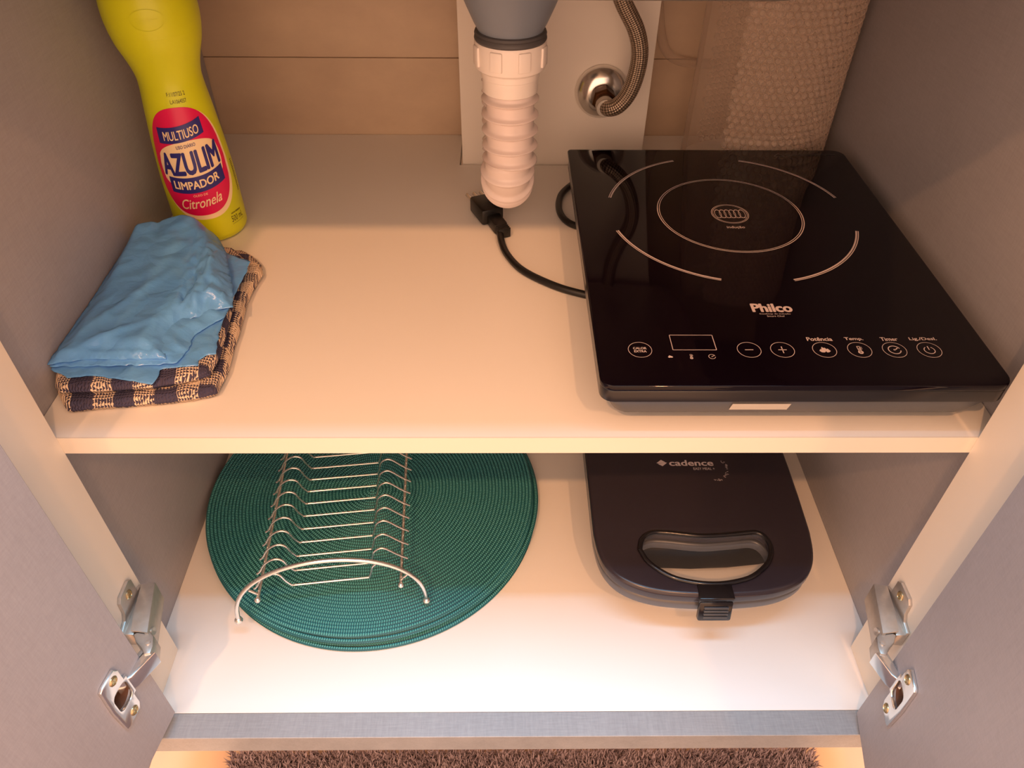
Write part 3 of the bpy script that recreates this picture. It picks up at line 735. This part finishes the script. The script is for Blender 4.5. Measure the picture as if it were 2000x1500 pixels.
# embossed oval on the cap
b = bmesh.new(); band(b, 0, .205, .0125, .0132, 0, 360, 0, 48, .62); put_text(b, 'azulim', -.008, .008, .2028, .2072, 0)
for v in b.verts:
    a = AZ+v.co.x/.0375; zz = v.co.y; rr_ = .0377; v.co = Vector(((rr_+.0002)*math.cos(a), (rr_+.0002)*math.sin(a), zz))
obj('cap_emboss', b, m_yellow, bt, world=False, smooth=False)

# ------------------------------------------------------------------ sheet helper: outline -> crumpled surface
def inside(p, ol):
    c = False; n = len(ol); j = n-1
    for i in range(n):
        if (ol[i][1] > p[1]) != (ol[j][1] > p[1]) and p[0] < (ol[j][0]-ol[i][0])*(p[1]-ol[i][1])/(ol[j][1]-ol[i][1])+ol[i][0]: c = not c
        j = i
    return c
def edist(p, ol):
    best = 9
    for a, b_ in zip(ol, ol[1:]+ol[:1]):
        ax, ay = a; bx, by = b_; dx, dy = bx-ax, by-ay; L2 = dx*dx+dy*dy
        t = max(0, min(1, ((p[0]-ax)*dx+(p[1]-ay)*dy)/L2)) if L2 else 0
        best = min(best, math.hypot(p[0]-ax-t*dx, p[1]-ay-t*dy))
    return best
from mathutils import noise as MN
def sheet(ol, zf, step=.0028, sub=.003, wob=0):
    O = []
    for a, b_ in zip(ol, ol[1:]+ol[:1]):
        L = math.hypot(b_[0]-a[0], b_[1]-a[1]); n = max(1, int(L/sub))
        for k in range(n):
            x = a[0]+(b_[0]-a[0])*k/n; y = a[1]+(b_[1]-a[1])*k/n
            if wob: q = MN.noise_vector(Vector((x*160, y*160, 3))); x += q.x*wob; y += q.y*wob
            O.append((x, y))
    xs = [p[0] for p in O]; ys = [p[1] for p in O]; pts = [Vector(p) for p in O]
    x = min(xs); r = 0
    while x < max(xs):
        y = min(ys)+(step/2 if r % 2 else 0)
        while y < max(ys):
            if inside((x, y), O) and edist((x, y), O) > step*.45: pts.append(Vector((x, y)))
            y += step
        x += step*.87; r += 1
    res = delaunay_2d_cdt(pts, [], [list(range(len(O)))], 1, 1e-7)
    b = bmesh.new(); vs = []
    for v in res[0]: vs.append(b.verts.new((v.x, v.y, zf(v.x, v.y, edist((v.x, v.y), O)))))
    for f in res[2]:
        try: b.faces.new([vs[i] for i in f])
        except ValueError: pass
    bmesh.ops.recalc_face_normals(b, faces=b.faces)
    for f in b.faces:
        if f.normal.z < 0: f.normal_flip()
    return b
def ss(x): x = max(0, min(1, x)); return x*x*(3-2*x)
def ridge(x, y, s, seed): return 1-abs(MN.noise(Vector((x*s, y*s, seed))))*2

# dish cloth
cl = thing('dish_cloth', 'folded navy and cream gingham dish cloth under the blue bag', 'cloth', (-.275, .49, SH))
OC = [(-.3230, .4030), (-.3180, .3975), (-.2962, .4010), (-.2599, .4049), (-.2311, .4098), (-.2145, .4160), (-.2125, .4404), (-.2150, .4651), (-.2170, .4982), (-.2200, .5267), (-.2200, .5493), (-.2170, .5732), (-.2215, .5880), (-.2330, .6030), (-.2450, .6110), (-.2640, .6080), (-.3080, .6080), (-.3340, .5900), (-.3350, .4900), (-.3345, .4180)]
def pillow(name, ol, z0, z1, seed):
    h = (z1-z0)/2; zm = (z0+z1)/2
    def top(x, y, d):
        e = math.sqrt(max(0, 1-(1-min(d/.0055, 1))**2)); return zm+h*e+.0012*MN.noise(Vector((x*45, y*45, seed)))*e
    a = sheet(ol, top); 
    bot = sheet(ol, lambda x, y, d: zm-h*math.sqrt(max(0, 1-(1-min(d/.0055, 1))**2)))
    for f in bot.faces: f.normal_flip()
    add_bm(a, bot); bmesh.ops.remove_doubles(a, verts=a.verts, dist=1e-6)
    return obj(name, a, m_ging, cl, angle=80)
def shift(ol, dx, dy, k=1.0, c=(-.275, .5)): return [(max(-.3365, c[0]+(x-c[0])*k+dx), c[1]+(y-c[1])*k+dy) for x, y in ol]
pillow('folded_layer', OC, SH+.0008, SH+.0105, 1)
OC2 = [(-.3300, .4130), (-.3240, .4070), (-.2962, .4085), (-.2599, .4125), (-.2340, .4190), (-.2200, .4260), (-.2185, .4500), (-.2215, .4800), (-.2250, .5100), (-.2310, .5400), (-.2330, .5650), (-.2350, .5850), (-.2480, .6000), (-.2700, .6020), (-.3100, .6000), (-.3345, .5850), (-.3350, .4900), (-.3350, .4260)]
pillow('folded_layer', OC2, SH+.0108, SH+.0195, 5)

# blue plastic bag
bg = thing('plastic_bag', 'crumpled light blue plastic bag lying on the gingham cloth', 'bag', (-.285, .50, SH+.02))
UP = [[-.2943, .6160], [-.2834, .6179], [-.2686, .6112], [-.2577, .5981], [-.2441, .5715], [-.2279, .5287], [-.2186, .4962], [-.2304, .4928], [-.24, .4853], [-.2475, .4793], [-.2557, .4707], [-.2577, .4611], [-.2566, .4516], [-.2518, .4317], [-.2799, .4317], [-.31, .4311], [-.3368, .4252], [-.3369, .4673], [-.3369, .5287], [-.3369, .5749], [-.3365, .6011], [-.3143, .6067]]
LO = [[-.2681, .612], [-.2501, .5857], [-.2365, .5773], [-.2251, .5716], [-.2236, .553], [-.2255, .5299], [-.2251, .501], [-.2247, .4739], [-.2194, .4436], [-.2268, .4424], [-.2304, .4364], [-.2289, .4299], [-.2455, .4281], [-.2553, .4258], [-.2547, .4161], [-.2557, .4094], [-.2783, .4144], [-.3025, .4189], [-.32, .4161], [-.3365, .4258], [-.3368, .4737], [-.3368, .5448], [-.3368, .6]]
MI = [[-.285, .614], [-.262, .603], [-.2480, .580], [-.2330, .541], [-.2255, .515], [-.2235, .486], [-.2330, .474], [-.2420, .462], [-.2400, .447], [-.2440, .4305], [-.2560, .4285], [-.29, .4270], [-.3364, .4262], [-.3366, .4673], [-.3366, .5287], [-.3364, .6]]
Z0 = SH+.0200
def zlow(x, y, d): return Z0+.0010+.0015*ridge(x, y, 40, 2)*ss(d/.01)
def zmid(x, y, d): return Z0+.0035+.0030*ss(d/.012)+.0016*ridge(x, y, 55, 8)*ss(d/.006)
def zup(x, y, d):
    hump = .016*ss((y-.50)/.12)+.0035*math.exp(-((x+.285)/.03)**2-((y-.52)/.05)**2)
    z = Z0+.0062+.0075*ss(d/.016)+hump*ss((d+.004)/.02)
    # creases: a few long folds fanning from the front left corner
    for (ax, ay, bx, by, h, w_) in ((-.33, .43, -.262, .475, .0022, .0035), (-.325, .45, -.275, .53, .0018, .004), (-.337, .435, -.25, .436, .0022, .002), (-.246, .60, -.246, .47, .0030, .003), (-.259, .607, -.256, .475, -.0028, .003), (-.31, .607, -.30, .575, -.0022, .003), (-.236, .545, -.236, .49, .0024, .003)):
        dx, dy = bx-ax, by-ay; t = max(0, min(1, ((x-ax)*dx+(y-ay)*dy)/(dx*dx+dy*dy))); q = math.hypot(x-ax-t*dx, y-ay-t*dy)
        z += h*math.exp(-(q/w_)**2)*math.sin(PI*(.12+.76*t))
    right = ss((x+.268)/.02)
    z += (.0012+.0018*right)*ridge(x, y, 48+30*right, 4)*ss(d/.008)
    q = x+.006*MN.noise(Vector((x*30, y*38, 9)))+.10*(y-.52)
    z += .0024*right*(1-abs(math.sin(q*260)))**2*ss(d/.006)
    return z
for nm, ol, zf, wb in (('lower_fold', LO, zlow, .0012), ('middle_fold', MI, zmid, .0020), ('upper_fold', UP, zup, .0010)):
    o = obj(nm, sheet(ol, zf, .0022, .0022, wb), m_bag, bg, angle=85)
    md = o.modifiers.new('t', 'SOLIDIFY'); md.thickness = .00025; md.offset = 1
# ------------------------------------------------------------------ placemats
RM, CXM, CYM, TH = .1835, -.1485, .5580, .0040
def mat_bm():
    b = bmesh.new(); seg = 144; p = .0038; nr = int(RM/p); rings = []
    prof = [(.0006, .0)]
    for i in range(nr):
        for f, h in ((.03, -.2), (.25, .8), (.5, 1.0), (.75, .8), (.97, -.2)): prof.append(((i+f)*p, h))
    prof.append((nr*p+.0008, -.45))
    for r, h in prof:
        rings.append([b.verts.new((r*math.cos(2*PI*k/seg)*(1+.003*math.sin(3*2*PI*k/seg)), r*math.sin(2*PI*k/seg), TH/2+h*TH/2*.9+(.0004*math.sin(2*2*PI*k/seg)*(r/RM)**2))) for k in range(seg)])
    last = [b.verts.new((r_.co.x*.996, r_.co.y*.996, .0003)) for r_ in rings[-1]]; rings.append(last)
    for a, c in zip(rings, rings[1:]):
        for k in range(seg): b.faces.new((a[k], c[k], c[(k+1) % seg], a[(k+1) % seg]))
    b.faces.new(rings[0]); b.faces.new(last[::-1]); bmesh.ops.recalc_face_normals(b, faces=b.faces); return b
lbl = ['round teal woven placemat at the bottom of the stack', 'round teal woven placemat second from the bottom', 'round teal woven placemat in the middle of the stack', 'round teal woven placemat second from the top', 'round teal woven placemat on top, under the wire dish rack']
mm0 = None
for i, (dx, dy, rz) in enumerate(((.0035, -.0035, .3), (-.0015, .001, 1.9), (.0055, .001, 4.1), (.0005, -.002, 2.6), (-.0010, .0015, 5.0))):
    if mm0 is None: o = mm0 = obj('placemat', mat_bm(), m_mat, None, angle=80)
    else: o = mm0.copy(); COL.objects.link(o)
    o.location = (CXM+dx, CYM+dy, FL+.0004+i*(TH+.0003)); o.rotation_euler = (0, 0, rz)
    tag(o, lbl[i], 'placemat', 'stack of teal round placemats')
ZM = FL+5*(TH+.0003)+.0004

# ------------------------------------------------------------------ dish rack
RX, RY, RA = -.1680, .4115, math.radians(6.6)
rk = thing('dish_rack', 'chrome wire plate rack standing on the teal placemats', 'dish rack', (RX, RY, ZM), RA)
NB, SP = 16, .01665; LEN = NB*SP+.006
HR = .030; SK = .055
def addr(name, b, m=m_chrome): return obj(name, b, m, rk, world=False, angle=80)
def hoop(y, lean):
    pts = []; xo = y*SK
    for k in range(41):
        a = PI*k/40; x = xo-.0910*math.cos(a); h = .0700*math.sin(a)**.82
        pts.append((x, y-lean*(1-h/.07), h+.0035))
    b = bmesh.new(); tube(b, pts, .0022, 10); addr('end_hoop', b)
    for q in (pts[0], pts[-1]):
        b = bmesh.new(); ball(b, (q[0], q[1], .0046), .0042); addr('ball_foot', b)
hoop(0.0, .010); hoop(LEN, -.010)
for s in (-1, 1):
    b = bmesh.new(); tube(b, [(s*.068, -.004, HR), (s*.068+LEN*SK, LEN+.004, HR)], .0017, 10); addr('rail', b)
    for y in (-.006, LEN+.006): b = bmesh.new(); ball(b, (s*.068+max(y, 0)*SK, y, HR), .0032); addr('ball_tip', b)
    # short struts tie the rails to the hoops
    for y in (0, LEN):
        b = bmesh.new(); tube(b, [(s*.068+y*SK, y, HR), (s*.0755+y*SK, y, HR+.0085)], .0013, 8); addr('strut', b)
dv = [(-.0730, -.0015), (-.0700, .0010), (-.0640, .0115), (-.0575, .0175), (-.0515, .0195), (-.0455, .0165), (-.0415, .0060), (-.0375, -.0010), (-.0340, -.0020), (0, -.0020), (.0340, -.0020), (.0375, -.0010), (.0400, .0060), (.0425, .0150), (.0480, .0200), (.0540, .0190), (.0640, .0085), (.0740, -.0005)]
b = bmesh.new()
pp = []
for (x0, h0) in dv: pp.append((x0, 0, h0+.003))
tube(b, smooth_path(pp, 4), .0011, 8)
d0 = None
for k in range(NB):
    if d0 is None: o = d0 = addr('divider', b)
    else: o = d0.copy(); COL.objects.link(o); o.parent = rk
    o.location = ((.006+k*SP)*SK, .006+k*SP, HR)

# ------------------------------------------------------------------ sandwich maker
sm = thing('sandwich_maker', 'black sandwich maker with a loop handle on the cabinet floor at right', 'sandwich maker', (.198, .50, FL))
def outline(k=0.0, yb=.635):
    R_ = [(.0, .3855), (.030, .3868), (.055, .3900), (.075, .3965), (.090, .4060), (.100, .4190), (.1055, .4340), (.1082, .4520), (.1090, .4750), (.1090, .600), (.1060, .622), (.0950, yb)]
    R_ = [(x*(1-k*9) if k else x, y+(k if y < .5 else -k)) for x, y in R_]
    L_ = [(-x, y) for x, y in R_[::-1] if x > .001]
    ol = [(x+.1985, y) for x, y in R_+L_]
    q = smooth_path([(x, y, 0) for x, y in ol+[ol[0]]], 4)[:-1]
    return [(p.x, p.y) for p in q]
hp_ = [(.1335, .4370), (.1375, .4490), (.1480, .4560), (.1640, .4560), (.2000, .4520), (.2340, .4545), (.2520, .4560), (.2600, .4500), (.2625, .4380), (.2560, .4220), (.2380, .4070), (.2180, .4005), (.1985, .3985), (.1790, .4005), (.1590, .4070), (.1410, .4215)]
hole = [(p.x, p.y) for p in smooth_path([(x, y, 0) for x, y in hp_+[hp_[0]]], 4)[:-1]]
lid = plate([outline(), hole], FL+.0610, FL+.0760, .0045, 4)
def dome(bm_, z1, amt):
    for v in bm_.verts:
        y = v.co.y; v.co.z += amt*ss((y-.40)/.14)
    return bm_
obj('lid', dome(lid, 0, .007), m_satin, sm, angle=50)
# glossy rim of the handle opening
b = bmesh.new(); c = smooth_path([(x, y, FL+.0752) for x, y in hp_+[hp_[0]]], 4)
for p in c: p.z += .007*ss((p.y-.40)/.14)
tube(b, c, .0026, 10, False); obj('handle_rim', b, m_gloss, sm, angle=80)
lo = plate([outline(.0012), hole], FL+.0480, FL+.0600, .003, 3); obj('lower_shell', dome(lo, 0, .004), m_shell, sm, angle=50)
wb = [(.1000, .4700), (.125, .4640), (.16, .4600), (.1985, .4585), (.237, .4600), (.272, .4640), (.2970, .4700), (.2970, .628), (.1000, .628)]
obj('body', plate([wb], FL+.008, FL+.0620, .004, 3), m_gloss, sm, angle=50)
for x in (.115, .282):
    for y in (.485, .61):
        b = bmesh.new(); lathe(b, [(.008, FL+.0003), (.009, FL+.002), (.009, FL+.010)], 16, Matrix.Translation((x, y, 0)), True, True); obj('foot', b, m_black, sm)
# latch
M = Matrix.Translation((.1985, .3855, FL+.060))
b = bmesh.new()
box(b, -.0165, .0165, -.0040, .012, .0080, .0172, bev=.0012, M=M); box(b, -.0160, .0160, -.0080, -.0010, -.0130, .0110, bev=.0022, M=M @ Matrix.Rotation(math.radians(-14), 4, 'X'))
obj('latch', b, m_gloss, sm)
b = bmesh.new()
for k in range(4): box(b, -.0115, .0115, -.0100, -.0078, -.0075+k*.0038, -.0055+k*.0038, bev=.0005, M=M @ Matrix.Rotation(math.radians(-14), 4, 'X'))
obj('latch_ribs', b, m_dgrey, sm)
b = bmesh.new(); lathe(b, [(.007, -.16), (.007, .0), ], 16, Matrix.Translation((.278, .634, FL+.058)) @ Matrix.Rotation(PI/2, 4, 'Y'), True, True); obj('rear_hinge', b, m_gloss, sm)
ZS = FL+.0760+.0072
b = bmesh.new()
put_text(b, 'cadence', .1785, .2262, .5395, .5478, ZS, .025); put_text(b, 'EASY MEAL +', .2035, .2262, .5338, .5372, ZS, .0)
for q in ([(.1650, .5435), (.1705, .5482), (.1748, .5448), (.1672, .5428)], [(.1765, .5440), (.1710, .5392), (.1664, .5422), (.1742, .5446)]):
    b.faces.new([b.verts.new((x, y, ZS)) for x, y in q][::-1])
obj('lid_print', b, m_silver, sm, smooth=False)
b = bmesh.new()
for x in (.1955, .2085): b.faces.new([b.verts.new((x+a, y, ZS)) for a, y in ((0, .5605), (.0030, .5605), (.0035, .5680), (-.0005, .5680))])
obj('indicator_marks', b, m_silver, sm, smooth=False)
# broken pale dashes painted on the lid as a reflected glint
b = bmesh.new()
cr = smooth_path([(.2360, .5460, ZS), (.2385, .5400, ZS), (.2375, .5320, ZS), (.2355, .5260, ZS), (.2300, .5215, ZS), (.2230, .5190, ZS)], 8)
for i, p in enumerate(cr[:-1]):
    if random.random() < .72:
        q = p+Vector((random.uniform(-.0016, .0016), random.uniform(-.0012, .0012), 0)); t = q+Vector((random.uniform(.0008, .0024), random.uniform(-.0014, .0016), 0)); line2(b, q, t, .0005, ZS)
obj('painted_glint', b, m_silver, sm, smooth=False, label='pale broken glint of a reflection, painted on the lid')

# ------------------------------------------------------------------ rug
rg = thing('rug', 'shaggy brown rug on the floor below the front of the cabinet', 'rug', (.022, .13, 0))
obj('rug_backing', B(-.288, .332, -.075, .336, .0005, .006, bev=.002), m_pile, rg)
vl, fl = [], []
for k in range(60000):
    x = random.uniform(-.293, .337); y = random.uniform(-.08, .340) if k % 3 else random.uniform(.24, .340)
    h = random.uniform(.010, .018); a = random.uniform(0, 2*PI); le = random.uniform(.002, .008); wd = random.uniform(.0005, .0010)
    c_, s_ = math.cos(a), math.sin(a); o0 = len(vl)
    for w_ in (-wd, wd): vl.append((x-s_*w_, y+c_*w_, .004))
    for w_ in (-wd, wd): vl.append((x-s_*w_+c_*le*.4, y+c_*w_+s_*le*.4, .004+h*.7))
    vl.append((x+c_*le, y+s_*le, .004+h))
    fl += [(o0, o0+1, o0+3, o0+2), (o0+2, o0+3, o0+4)]
me = bpy.data.meshes.new('pile'); me.from_pydata([(x-.022, y-.13, z) for x, y, z in vl], [], fl); me.materials.append(m_pile)
o = bpy.data.objects.new('pile', me); COL.objects.link(o); o.parent = rg; o['kind'] = 'stuff'
